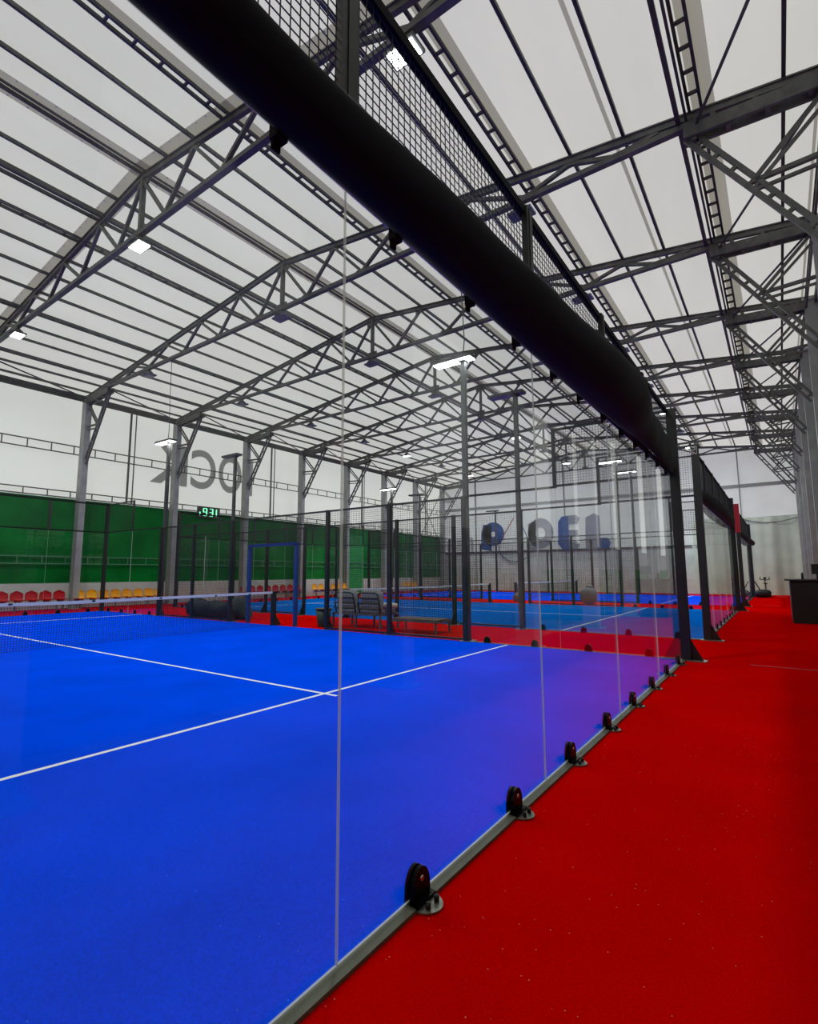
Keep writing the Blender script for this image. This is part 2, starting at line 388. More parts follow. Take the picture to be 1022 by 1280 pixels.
# columns
def make_column(s):
    x = RX+s*12.65
    c = thing('steel_column', '', 'column', (x, 0, 0), 'steel columns along the hall walls')
    m = MB(); m.box((x-.19, -.12, 0), (x-.165, .12, 9.1)); m.box((x+.165, -.12, 0), (x+.19, .12, 9.1)); m.box((x-.165, -.02, 0), (x+.165, .02, 9.1))
    m.box((x-.165, -.12, 0), (x+.165, -.10, 9.1)); m.build('shaft', 'column', c)
    m = MB(); m.box((x-.28, -.2, 0), (x+.28, .2, .03)); m.build('base_plate', 'column', c)
    m = MB(); m.box((x-.24, -.16, 9.0), (x+.24, .16, 9.1)); m.build('head_plate', 'column', c)
    return c
for s, side in ((-1, 'left'), (1, 'right')):
    c0 = make_column(s)
    for k, ty in enumerate(TY):
        if s < 0 and k < 2: continue
        lab = 'grey steel column on the %s wall, %s from the camera' % (side, NTH[k-(2 if s < 0 else 0)] if k < 10 else 'the last')
        if k == (2 if s < 0 else 0): c0.location = (RX+s*12.65, ty, 0); c0['label'] = lab
        else: dup(c0, (RX+s*12.65, ty, 0), lab)
# eave beams, purlins
for s, side in ((-1, 'left'), (1, 'right')):
    x = RX+s*12.75; m = MB(); m.bar((x, YN, 8.98), (x, YF, 8.98), .12, .2); lattice(m, x-s*.25, 8.82, 9.05, YN, YF, .8, .05)
    e = thing('eave_beam', 'long grey eave beam on top of the %s row of columns' % side, 'beam', (x, YN, 8.8), 'eave beams')
    m.build('beam', 'steel', e)
pl = [(-11.17, 0), (-11.95, 2), (-12.16, 0), (-13.22, 1), (-14.24, 0), (-15.23, 0), (-16.27, 0), (-17.5, 1), (-18.5, 0), (-19.4, 0), (-20.6, 1), (-21.4, 0), (-22.3, 0)]
pr = [(-8.94, 0), (-7.9, 0), (-6.8, 1), (-5.8, 0), (-4.7, 0), (-3.6, 0), (-2.5, 1), (-1.42, 0), (-.43, 0), (.75, 1), (1.98, 0)]
for side, lst in (('left', pl), ('right', pr)):
    cn = {0: 0, 1: 0, 2: 0}
    for x, k in lst:
        m = MB(); z = rz(x, .02)
        if k == 1:
            w2 = .09; m.bar((x-w2, YN, z), (x-w2, YF, z), .045, .07); m.bar((x+w2, YN, z), (x+w2, YF, z), .045, .07)
            y = YN+.2
            while y < YF: m.bar((x-w2, y, z), (x+w2, y, z), .04, .05); y += .46
        elif k == 2: m.bar((x, YN, z), (x, YF, z), .10, .12)
        else: m.bar((x, YN, z), (x, YF, z), .055, .08)
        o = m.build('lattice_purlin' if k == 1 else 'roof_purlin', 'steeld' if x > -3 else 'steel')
        kindw = {0: 'thin plain', 1: 'ladder-like lattice', 2: 'thick double'}[k]
        o['label'] = '%s purlin on the %s roof slope, %s of its kind below the ridge' % (kindw, side, NTH[cn[k]]); o['category'] = 'purlin'; o['group'] = 'purlins under the roof membrane'
        cn[k] += 1
m = MB(); m.bar((RX-.07, YN, RZ+.05), (RX-.07, YF, RZ+.05), .06, .06); m.bar((RX+.07, YN, RZ+.05), (RX+.07, YF, RZ+.05), .04, .04)
tag(m.build('ridge_purlin', 'steel'), 'twin steel ridge bar running under the peak of the roof', 'purlin')
m = MB(); m.bar((.48, YN, 9.25), (.48, YF, 9.25), .07, .09); m.bar((.60, YN, 9.27), (.60, YF, 9.27), .04, .05)
o = tag(m.build('cable_tray', 'steeld'), 'dark double cable run hanging lengthwise under the right roof slope', 'cable tray')
# diagonal eave bracing rods
for s, side in ((-1, 'left'), (1, 'right')):
    for k in range(1, len(TY)-1):
        m = MB(); m.tube([(RX+s*10.7, TY[k+1] if s > 0 else TY[k], 9.05), (RX+s*12.6, TY[k] if s > 0 else TY[k+1], 9.0)], .028, 6)
        o = m.build('bracing_rod', 'steel'); o['label'] = 'diagonal bracing rod under the %s eave in the %s bay from the camera' % (side, NTH[k-1]); o['category'] = 'bracing'; o['group'] = 'diagonal bracing rods at the eaves'
m = MB()
for a, c in (((XL+.5, 35.0, 3.6), (XL+.5, 39.0, 8.6)), ((XL+.5, 35.0, 8.6), (XL+.5, 39.0, 3.6))): m.tube([a, c], .03, 6)
tag(m.build('cross_bracing', 'steel'), 'crossed steel rods in the last bay of the left wall', 'bracing')

# ------------------------------------------------------------------ flood lamps
def make_lamp(lit):
    t = thing('flood_lamp', '', 'lamp', (0, 0, 9.1), 'flood lamps hung under the trusses')
    m = MB(); m.tube([(0, 0, 9.12), (0, 0, 9.02)], .05, 10); m.tube([(0, 0, 9.06), (0, 0, 8.98), (0, 0, 8.90)], [.07, .15, .22], 16); m.build('housing', 'steel', t)
    m = MB(); m.box((-.26, -.16, 8.85), (.26, .16, 8.90)); m.build('reflector_plate', 'lampoff' if not lit else 'steel', t)
    m = MB(); m.box((-.22, -.13, 8.835), (.22, .13, 8.85)); m.build('lens', 'lampon' if lit else 'lampoff', t)
    return t
def area(name, loc, p, sx, sy, parent):
    l = bpy.data.lights.new(name, 'AREA'); l.shape = 'RECTANGLE'; l.size = sx; l.size_y = sy; l.energy = p; l.color = (.93, 1, .98)
    o = bpy.data.objects.new(name, l); COL.objects.link(o); o.parent = parent; o.location = Vector(loc)-ORG[parent.name]; return o
lit0 = make_lamp(True); off0 = make_lamp(False); first = {True: lit0, False: off0}
where = {-17.5: 'on its left side', -10.0: 'below the ridge', -2.5: 'on its right side'}
tn = {2: 'nearest truss', 3: 'second truss', 4: 'third truss', 5: 'fourth truss', 6: 'fifth truss', 7: 'sixth truss', 8: 'seventh truss', 9: 'eighth truss', 1: 'truss above the viewer'}
for k in range(2, 10):
    lit = k in (2, 7, 9)
    for x in (-17.5, -10.0, -2.5):
        lab = ('glowing white' if lit else 'unlit grey')+' flood lamp under the '+tn[k]+' '+where[x]
        loc = (x, TY[k], 9.1)
        if first[lit] is not None:
            L_ = first[lit]; L_.location = loc; L_['label'] = lab; base = L_; first[lit] = None
        else: L_ = dup(lit0 if lit else off0, loc, lab)
        ORG[L_.name] = Vector(loc)
        LAMPS = globals().setdefault('LAMPS', []); 
        if lit: LAMPS.append((L_, x, TY[k]))
for L_, x, y in LAMPS: area('lamp_light', (x, y, 8.80), LAMP_W, .44, .26, L_)

# ------------------------------------------------------------------ padel courts
CN = {1: 'nearest court', 2: 'second court', 3: 'third court'}
Y0 = {1: 0.0, 2: 13.0, 3: 26.0}
H1, H2 = 3.0, 4.15
def wires(mb, a, b_, fixed, axis, z0, z1, st=.05, w=.004):
    n = int(round((b_-a)/st)); nz = int(round((z1-z0)/st))
    def pt(t, z): return (t, fixed, z) if axis == 'x' else (fixed, t, z)
    for i in range(n+1): t = a+(b_-a)*i/n; mb.bar(pt(t, z0), pt(t, z1), w)
    for i in range(nz+1): z = z0+(z1-z0)*i/nz; mb.bar(pt(a, z), pt(b_, z), w)
def pane(parent, axis, fixed, a, b_, z0=.03, z1=H1):
    g = .003; t = .005
    lo, hi = ((a+g, fixed-t, z0), (b_-g, fixed+t, z1)) if axis == 'x' else ((fixed-t, a+g, z0), (fixed+t, b_-g, z1))
    m = MB(); m.box(lo, hi); 
    # edges (thin sides) get the polished-edge material
    for i in range(6):
        big = (i in (2, 4)) if axis == 'x' else (i in (3, 5))
        m.m[i] = 0 if big else 1
    return m.build('glass_pane', ['glass', 'edge'], parent)
def make_clamp(parent, x, y, nx, ny, detail=True):
    """round-topped glass clamp on a half-round foot plate; (nx, ny) points away from the court"""
    tx, ty_ = -ny, nx; n = Vector((nx, ny, 0)); t = Vector((tx, ty_, 0)); c = Vector((x, y, 0))
    m = MB(); K = 14 if detail else 6
    poly = [c+t*.065*math.cos(math.pi*i/K)+Vector((0, 0, .05+.095*math.sin(math.pi*i/K))) for i in range(K+1)]
    poly = [c+t*.065+Vector((0, 0, .005))]+poly+[c-t*.065+Vector((0, 0, .005))]
    m.prism([p+n*.006 for p in poly], n*.018); m.prism([p-n*.022 for p in poly], n*.016)
    m.prism([c+t*.07+n*.008+Vector((0, 0, .004)), c-t*.07+n*.008+Vector((0, 0, .004)), c-t*.07+n*.05+Vector((0, 0, .004)), c+t*.07+n*.05+Vector((0, 0, .004))], (0, 0, .022))
    o = m.build('clamp', 'gloss', parent)
    if detail:
        m = MB(); K = 16
        poly = [c+n*(.035+.085*math.sin(math.pi*i/K))+t*.075*math.cos(math.pi*i/K)+Vector((0, 0, .004)) for i in range(K+1)]
        m.prism(poly, (0, 0, .006)); m.build('foot_plate', 'plate', o)
        for q in (-.032, .032):
            m = MB(); e = c+t*q+n*.078
            m.tube([e+Vector((0, 0, .010)), e+Vector((0, 0, .034))], .0115, 8); m.tube([e+Vector((0, 0, .034)), e+Vector((0, 0, .037))], .008, 8); m.build('anchor_bolt', 'hole', o)
        m = MB(); e = c+Vector((0, 0, .10)); m.tube([e+n*.022, e+n*.028, e+n*.031], [.014, .012, .005], 12); m.build('bolt', 'bolt', o)
    return o
def post(parent, x, y, z0, z1, w=.10, dp=.07, base=(0, 0), name='post'):
    m = MB(); m.box((x-w/2, y-dp/2, z0), (x+w/2, y+dp/2, z1))
    m.box((x-w/2-.006, y-dp*.18, z0+.01), (x+w/2+.006, y+dp*.18, z1-.01))
    o = m.build(name, 'black', parent)
    if z0 < .1 and base != (0, 0):
        bx, by = base; m = MB(); c = Vector((x, y, 0)); n = Vector((bx, by, 0)); t = Vector((-by, bx, 0))
        m.prism([c+n*.03-t*.006, c+n*.25-t*.006, c+n*.03-t*.006+Vector((0, 0, .42))], t*.012)
        m.build('gusset', 'black', o)
        m = MB(); a = c-Vector((.13, .10, 0)); e = c+Vector((.13, .10, .015))
        if bx > 0: e.x += .16
        if by > 0: e.y += .16
        if by < 0: a.y -= .16
        if bx < 0: a.x -= .16
        m.box(a, e); m.build('base_plate', 'plate', o)
    return o
def end_wall(k, X, out, full=True):
    """glass back wall of a court: five panes with mesh above"""
    y0 = Y0[k]; near = X > -1
    nm = ('camera-side' if near else 'far-left')
    t = thing('court_back_wall', 'black-framed glass back wall of the %s at its %s end' % (CN[k], nm), 'glass wall', (X, y0, 0), 'glass back walls of the courts')
    det = (k == 1 and near)
    for i in range(5): pane(t, 'y', X, y0+2*i, y0+2*i+2)
    m = MB(); m.box((X-.012, y0, 0), (X+.045*out if out > 0 else X+.012, y0+10, .016)) if out > 0 else m.box((X-.045, y0, 0), (X+.012, y0+10, .016))
    m.build('base_profile', 'channel', t)
    for i in range(10): make_clamp(t, X, y0+.5+i, out, 0, det)
    for i in range(1, 5): post(t, X, y0+2*i, H1+.07, H2, .045, .10, name='mesh_post')
    for yy in (y0, y0+10): post(t, X+.05*out, yy, 0, H2, .14, .11, (out, 0), name='corner_post')
    m = MB(); m.bar((X-.02*out, y0, H2-.03), (X-.02*out, y0+10, H2-.03), .05, .06); m.build('top_rail', 'rail', t)
    m = MB(); m.bar((X, y0, H1+.035), (X, y0+10, H1+.035), .02, .05); m.build('lower_rail', 'rail', t)
    for i in range(5):
        m = MB(); wires(m, y0+2*i+.05, y0+2*i+1.95, X-.02*out, 'y', H1+.06, H2-.06, .05 if k < 3 else .1, .0042 if k < 3 else .008); m.build('mesh_panel', 'wire', t)
    if near and k == 1:
        for yy in (.9, 1.62, 2.31, 3.02, 3.66, 4.37, 5.03, 5.78, 6.5, 7.2, 7.9, 8.6, 9.3):
            m = MB(); m.box((X+.008, yy-.025, 2.93), (X+.05, yy+.025, 3.06)); m.box((X+.008, yy-.018, 2.90), (X+.02, yy+.018, 2.93)); m.build('hanging_bracket', 'rail', t)
    return t
def side_wall(k, Y, out, dense=True):
    """side fence: glass near the ends, mesh between, an opening at the net"""
    which = {(1, 1): 'far side fence of the nearest court', (1, -1): 'near side fence of the nearest court', (2, -1): 'near side fence of the second court', (2, 1): 'far side fence of the second court',
             (3, -1): 'near side fence of the third court', (3, 1): 'far side fence of the third court'}[(k, out)]
    t = thing('court_side_fence', 'black mesh and glass '+which, 'court fence', (-10, Y, 0), 'side fences of the courts')
    for x in (-2, -4, -18, -20): pane(t, 'x', Y, x, x+2)
    for x in (-.5, -1.5, -2.5, -3.5, -16.5, -17.5, -18.5, -19.5): make_clamp(t, x, Y, 0, out, False)
    m = MB(); m.box((-20, Y-.03, 0), (-16, Y+.03, .016)); m.box((-4, Y-.03, 0), (0, Y+.03, .016)); m.build('base_profile', 'channel', t)
    for x in (-4, -6, -8, -12, -14, -16): post(t, x, Y+.03*out, 0, H1+.03, .10, .08, (0, out))
    low = (k, out) == (2, -1)                 # this fence has no raised mesh at its left end
    for x in (-2,) if low else (-2, -18): post(t, x, Y, H1, H2, .06, .05, name='mesh_post')
    for a, b_, zz in ((-2, 0, H2-.02), (-20, -18, H2-.02), (-16, -4, H1), (-16, -12, .05), (-8, -4, .05), (-2, 0, H1+.04), (-20, -18, H1+.04), (-4, -2, H1+.02), (-18, -16, H1+.02)):
        if low and a == -20 and zz > H1+.5: continue
        m = MB(); m.bar((a, Y, zz), (b_, Y, zz), .04, .04); m.build('rail', 'black', t)
    st, w_ = (.05, .0045) if dense else (.1, .008)
    for a in (-16, -14, -8, -6):
        m = MB(); wires(m, a+.05, a+1.95, Y, 'x', .08, H1-.03, st, w_); m.build('mesh_panel', 'wire', t)
    for a in (-12, -10):
        m = MB(); wires(m, a+.05, a+1.95, Y, 'x', 2.25, H1-.03, st, w_); m.build('mesh_panel', 'wire', t)
    for a in (-2,) if low else (-2, -20):
        m = MB(); wires(m, a+.05, a+1.95, Y, 'x', H1+.06, H2-.04, st, w_); m.build('mesh_panel', 'wire', t)
    return t
for k in (1, 2, 3):
    y0 = Y0[k]
    t = thing('court_turf', 'flat blue artificial turf of the %s with white service lines' % CN[k], 'court surface', (-10, y0+5, 0), 'blue court surfaces')
    MB().box((-20, y0, .001), (0, y0+10, .012)).build('turf', 'blue2' if k == 2 else 'blue', t)
    m = MB()
    for x in (-3.05, -16.95): m.box((x-.025, y0+.02, .012), (x+.025, y0+9.98, .0135))
    m.build('service_line', 'line', t)
    m = MB(); m.box((-17.15, y0+4.975, .012), (-2.85, y0+5.025, .0132)); m.build('centre_line', 'line', t)
    end_wall(k, 0.0, 1); end_wall(k, -20.0, -1)
    if k > 1 or True: side_wall(k, y0, -1, k < 3)
    side_wall(k, y0+10, 1, k < 3)
    # net
    n = thing('court_net', 'black net with a white top tape across the %s' % CN[k], 'net', (-10, y0+5, 0), 'nets across the courts')
    m = MB(); st = .045 if k == 1 else .09; N1 = int(9.9/st)
    def nz(y): return .88+.04*abs((y-y0-5)/5)
    for i in range(N1+1): y = y0+.05+9.9*i/N1; m.bar((-10, y, .02), (-10, y, nz(y)-.05), .0045 if k == 1 else .006)
    for j in range(int(.85/st)):
        z = .03+j*st; m.bar((-10, y0+.05, z), (-10, y0+9.95, z), .0045 if k == 1 else .006)
    m.build('net_mesh', 'net', n)
    m = MB()
    for i in range(10):
        ya, yb = y0+.05+.99*i, y0+.05+.99*(i+1); m.bar((-10, ya, nz(ya)-.025), (-10, yb, nz(yb)-.025), .012, .06)
    m.build('top_tape', 'tape', n)
    if k == 1:
        m = MB()
        for yy in (1.2, 2.6, 4.0, 5.4, 6.8, 8.2, 9.2): m.box((-9.993, yy-.03, .855), (-9.985, yy+.03, .885))
        m.build('tape_mark', 'black', n, label='small dark marks along the white tape')
    for s, yy in ((-1, y0), (1, y0+10)):
        m = MB(); m.box((-10.06, yy-.05, 0), (-9.94, yy+.05, .92)); m.prism([(-9.99, yy+.04*s, 0), (-9.99, yy+.28*s, 0), (-9.99, yy+.04*s, .36)], (-.02, 0, 0)); m.build('net_post', 'black', n)

# black cover rolled along the top of the glass
def cover(k, prof, label):
    y0 = Y0[k]; m = MB(); n = 22; rings = []
    def sec(y):
        for p_, q_ in zip(prof[:-1], prof[1:]):
            if p_[0] <= y <= q_[0]:
                f = (y-p_[0])/(q_[0]-p_[0]); f = .5*f+.5*f*f*(3-2*f); return [p_[i]+(q_[i]-p_[i])*f for i in (1, 2, 3)]
        return prof[-1][1:]
    prof = [(p_[0], p_[1], p_[1], H1+.37*p_[1]-.01) if len(p_) == 2 else p_ for p_ in prof]
    K = 90; ya, yb = prof[0][0], prof[-1][0]
    for i in range(K+1):
        y = ya+(yb-ya)*i/K; rx, rzz, cz = sec(y); ring = []
        for j in range(n):
            a = 2*math.pi*j/n; q = 1+.02*math.sin(3*a+y*2.1)+.014*math.sin(5*a-y*3.7)
            ring.append((.010+rx+rx*q*math.cos(a), y0+y, cz+rzz*q*math.sin(a)))
        m.v += ring
    for i in range(K):
        for j in range(n): m.f.append((i*n+j, (i+1)*n+j, (i+1)*n+(j+1) % n, i*n+(j+1) % n)); m.m.append(0); m.smooth.append(True)
    m.f.append(tuple(range(n-1, -1, -1))); m.f.append(tuple(K*n+j for j in range(n))); m.m += [0, 0]; m.smooth += [False, False]
    t = thing('rolled_cover', label, 'court cover', (.1, y0, H1), 'covers rolled along the court walls')
    m.build('roll', 'cover', t)
    m = MB(); m.bar((.035, y0+ya, H1+.02), (.035, y0+9.9, H1+.02), .03, .03); m.build('carrier_bar', 'rail', t)
cover(1, [(-.4, .12), (1.5, .118), (2.8, .158), (3.7, .185), (4.9, .235), (5.7, .235, .25, 3.10), (7.0, .14, .24, 3.20), (8.1, .09, .27, 3.27), (9.1, .055, .27, 3.29), (9.7, .035, .19, 3.20), (9.93, .02, .06, 3.08)], 'long black rolled cover on top of the nearest glass wall')
cover(2, [(.15, .05, .1, 3.1), (2, .10, .16, 3.13), (5, .14, .18, 3.14), (8, .12, .18, 3.13), (9.9, .06, .1, 3.1)], 'black rolled cover on top of the second court glass wall')
cover(3, [(.15, .05, .1, 3.1), (4, .12), (9.9, .15)], 'black rolled cover on top of the third court glass wall')

# number plate on the second court corner post
t = thing('court_number_plate', 'small number plate at the top of the second court corner post', 'sign', (0.04, 12.94, 3.9))
MB().box((-.02, 12.925, 3.93), (.10, 12.94, 4.10)).build('plate', 'signw', t)
MB().box((-.01, 12.92, 3.945), (.09, 12.926, 4.085)).build('panel', 'sign', t)
m = MB()
for a, c in (((.015, 4.07), (.065, 4.07)), ((.065, 4.07), (.065, 4.015)), ((.065, 4.015), (.015, 4.015)), ((.015, 4.015), (.015, 3.96)), ((.015, 3.96), (.065, 3.96))):
    m.bar((a[0], 12.917, a[1]), (c[0], 12.917, c[1]), .012, .012)
m.build('digit', 'signw', t)
o = MB().box((-.05, 25.9, 3.05), (.14, 26.08, 4.25)).build('post_pad', 'redpad'); tag(o, 'red padded sleeve wrapped around the top of the third court corner post', 'padding')

# ------------------------------------------------------------------ court light poles
def make_pole(lit):
    t = thing('light_pole', '', 'light pole', (0, 0, 0), 'light poles at the court fences')
    MB().box((-.05, -.05, 0), (.05, .05, 6.1)).build('pole', 'steeld', t)
    MB().box((-.09, -.09, 6.05), (.09, .09, 6.12)).build('pole_cap', 'black', t)
    a = MB().box((-.75, -.14, 6.10), (.25, .14, 6.17)).build('lamp_head', 'steeld' , t)
    MB().box((-.72, -.12, 6.085), (.22, .12, 6.10)).build('lens', 'lampon' if lit else 'lampoff', a)
    return t
pol = [(1, -4, 10.12, 1), (1, -16, 10.12, 1), (2, -4, 12.88, 0), (2, -16, 12.88, 0), (2, -4, 23.12, 1), (2, -16, 23.12, 1), (3, -4, 25.88, 1), (3, -16, 25.88, 0), (3, -16, 36.1, 0), (3, -4, 36.1, 1)]
pl_, pu = make_pole(True), make_pole(False); us = {1: False, 0: False}
for k, x, y, lit in pol:
    src = pl_ if lit else pu
    side = 'far' if y > Y0[k]+5 else 'near'; en = 'right' if x > -10 else 'left'
    lab = 'tall light pole with %s head, %s end of the %s court\'s %s fence' % ('lit' if lit else 'dark', en, CN[k].split()[0], side)
    if not us[lit]: o = src; o.location = (x, y, 0); o['label'] = lab; us[lit] = True
    else: o = dup(src, (x, y, 0), lab)
    ORG[o.name] = Vector((x, y, 0))
    o['_l'] = lit
    if lit: LAMPS.append((o, x, y)); area('pole_light', (x-.25, y, 6.06), POLE_W, .9, .2, o)
    del o['_l']
for n, (x, y) in enumerate(((-4, 10.05), (-16, 10.05))):
    m = MB(); m.tube([(x, y, 9.1), (x+.02, y, 7.6), (x+.07, y, 6.5), (x+.03, y, 6.16)], .012, 6)
    tag(m.build('hanging_cable', 'cable'), 'thin cable hanging from a truss to the lit pole at the %s' % ('right' if n == 0 else 'far left'), 'cable', 'cables feeding the pole lamps')

# ------------------------------------------------------------------ lettering and clock
def text(name, s, mat, parent, loc, size, mirror=False, axis='y', ext=.01, sx=1.0):
    cu = bpy.data.curves.new(name, 'FONT'); cu.body = s; cu.size = size; cu.extrude = ext; cu.offset = size*.018
    tmp = bpy.data.objects.new(name+'_tmp', cu); COL.objects.link(tmp)
    dg = bpy.context.evaluated_depsgraph_get(); me = bpy.data.meshes.new_from_object(tmp.evaluated_get(dg)); bpy.data.objects.remove(tmp)
    xs = [v.co.x for v in me.vertices]; cx = (min(xs)+max(xs))/2
    for v in me.vertices:
        a = (v.co.x-cx)*sx; z = v.co.y; e = v.co.z
        if axis == 'y': v.co = Vector((e, -a if mirror else a, z))
        else: v.co = Vector((a, e, z))
    me.materials.clear(); me.materials.append(M[mat]); me.name = name
    o = bpy.data.objects.new(name, me); COL.objects.link(o)
    if parent: o.parent = parent; o.location = Vector(loc)-ORG[parent.name]
    else: o.location = loc
    return o
t = thing('wall_lettering', 'large grey mirrored letters reading LOCK on the white left wall', 'lettering', (XL+.05, 16.0, 5.7))
for ch, ya, yb in (('K', 13.15, 15.08), ('C', 15.27, 16.72), ('O', 16.9, 18.36), ('L', 18.42, 19.12)):
    o = text('letter', ch, 'letter', t, (XL+.05, 0, 0), 2.7, True, 'y', .004)
    vs = o.data.vertices; a0, a1 = min(v.co.y for v in vs), max(v.co.y for v in vs); c0, c1 = min(v.co.z for v in vs), max(v.co.z for v in vs)
    for v in vs: v.co.y = ya+(v.co.y-a0)/(a1-a0)*(yb-ya); v.co.z = 5.86+(v.co.z-c0)/(c1-c0)*2.08
t = thing('digital_clock', 'digital wall clock with green digits showing 19:31 on the left wall', 'clock', (XL+.3, 16.2, 4.55))
MB().box((XL+.2, 15.62, 4.35), (XL+.3, 16.9, 4.92)).build('case', 'sign', t)
SEG = {'1': 'bc', '9': 'abcdfg', '3': 'abcdg'}
def digit(ch, y, z, w_, h, parent):
    m = MB(); X = XL+.305; q = .048
    S = {'a': ((0, h), (w_, h)), 'g': ((0, h/2), (w_, h/2)), 'd': ((0, 0), (w_, 0)), 'f': ((0, h/2), (0, h)), 'b': ((w_, h/2), (w_, h)), 'e': ((0, 0), (0, h/2)), 'c': ((w_, 0), (w_, h/2))}
    for s in SEG[ch]:
        (a, b1), (c, d1) = S[s]; m.bar((X, y+a, z+b1), (X, y+c, z+d1), q, q*.5 if b1 == d1 else q)
    m.build('digit', 'led', parent)
digit('1', 15.60, 4.44, .12, .18, t); digit('9', 15.92, 4.44, .19, .38, t); digit('3', 16.28, 4.44, .18, .38, t); digit('1', 16.52, 4.44, .16, .38, t)

t = thing('padel_lettering', 'big PADEL letters with an outlined drop for the A on the far wall', 'lettering', (-14, YF-.15, 3.2))
def fat(name, polys, mat, y=YF-.17):
    m = MB()
    for p_ in polys: m.prism([(x, y, z) for x, z in p_], (0, -.05, 0))
    return m.build(name, mat, t)
def arcpts(cx, cz, rx, rz_, a0, a1, n=14): return [(cx+rx*math.cos(math.radians(a0+(a1-a0)*i/n)), cz+rz_*math.sin(math.radians(a0+(a1-a0)*i/n))) for i in range(n+1)]
def ringsector(cx, cz, ro, ri, a0, a1, n=22, ez=1.0):
    out = []
    for i in range(n):
        b0 = math.radians(a0+(a1-a0)*i/n); b1 = math.radians(a0+(a1-a0)*(i+1)/n)
        out.append([(cx+ro*math.cos(b0), cz+ro*ez*math.sin(b0)), (cx+ro*math.cos(b1), cz+ro*ez*math.sin(b1)), (cx+ri*math.cos(b1), cz+ri*ez*math.sin(b1)), (cx+ri*math.cos(b0), cz+ri*ez*math.sin(b0))])
    return out
fat('letter_p', ringsector(-17.85, 4.62, 1.0, .22, 0, 360)+[[(-18.95, 3.4), (-18.0, 3.2), (-18.0, 5.4), (-18.75, 5.45), (-18.95, 4.6)]], 'blueL')
fat('letter_d', ringsector(-13.75, 4.5, 1.05, .4, 0, 360, 22, 1.15)+[[(-14.75, 3.3), (-14.1, 3.15), (-14.1, 5.5), (-14.75, 5.3)]], 'greyL')
fat('letter_e', [[(-12.35, 3.6), (-12.0, 3.15), (-11.5, 3.05), (-11.5, 5.75), (-12.0, 5.7), (-12.3, 5.3)]], 'blueL')
fat('letter_e_arm', [[(-11.5, 5.05), (-10.8, 5.1), (-10.65, 5.5), (-10.9, 5.75), (-11.5, 5.75)], [(-11.5, 4.1), (-10.8, 4.15), (-10.8, 4.6), (-11.5, 4.65)], [(-11.5, 3.05), (-10.9, 3.15), (-10.7, 3.5), (-10.9, 3.75), (-11.5, 3.7)]], 'greyL')
fat('letter_l', [[(-10.3, 3.1), (-9.2, 3.1), (-9.2, 5.6), (-9.6, 5.8), (-10.2, 5.5)]], 'greyL')
fat('letter_l_foot', [[(-9.2, 3.1), (-8.6, 3.2), (-8.45, 3.6), (-8.7, 3.95), (-9.2, 3.95)]], 'blueL')
yy = YF-.2
m = MB(); m.tube([(-15.95, yy, 5.9), (-16.6, yy, 4.9), (-17.1, yy, 4.2), (-17.35, yy, 3.4)], .035, 6); m.build('red_outline', 'redc', t, label='thin red side of the drop outline')
m = MB(); m.tube([(-17.35, yy, 3.4), (-17.1, yy, 2.8), (-16.4, yy, 2.35), (-15.4, yy, 2.3), (-14.8, yy, 2.75), (-14.65, yy, 3.6), (-14.95, yy, 4.5), (-15.5, yy, 5.6), (-15.6, yy, 6.1)], .035, 6); m.build('dark_outline', 'blueL', t)

# loose cables on the far wall
m = MB(); pts = [(-1.4+4.2*i/16, YF-.25, 5.25-.45*i/16-.55*math.sin(math.pi*i/16)**1) for i in range(17)]; m.tube(pts, .025, 6)
tag(m.build('sagging_rope', 'cable'), 'thin rope sagging across the grey tarp on the far wall', 'rope')
m = MB(); m.tube([(-3.0, 39.42, 5.6), (-2.6, 39.42, 5.4), (-2.55, 39.42, 4.2), (-2.7, 39.42, 3.3), (-3.1, 39.42, 3.0)], .03, 6)
tag(m.build('looped_cable', 'cable'), 'dark cable loop hanging on the far wall beside the second court corner post', 'cable')
m = MB(); m.bar((2.62, 36.1, 0), (2.62, 36.1, 4.6), .12, .12); tag(m.build('green_post', pbr('green_post_paint', (.005, .03, .01), .6)), 'dark green upright post by the right end of the far wall', 'post')

# ------------------------------------------------------------------ objects beside the courts
# blue gate frame at the net opening
t = thing('gate_frame', 'blue tubular gate frame around the net opening of the nearest court', 'gate frame', (-10.3, 10.15, 0))
for x in (-11.3, -9.3): MB().bar((x, 10.16, 0), (x, 10.16, 2.22), .09, .09).build('upright', 'frameb', t)
MB().bar((-11.34, 10.16, 2.22), (-9.26, 10.16, 2.22), .09, .08).build('crossbar', 'frameb', t)
# bin
t = thing('trash_bin', 'dark green round waste bin beside the blue gate frame', 'bin', (-8.62, 10.55, 0))
MB().tube([(-8.62, 10.55, 0), (-8.62, 10.55, .05), (-8.62, 10.55, .46)], [.15, .16, .21], 20).build('body', 'bin', t)
MB().tube([(-8.62, 10.55, .45), (-8.62, 10.55, .49)], [.225, .225], 20).build('rim', 'black', t)
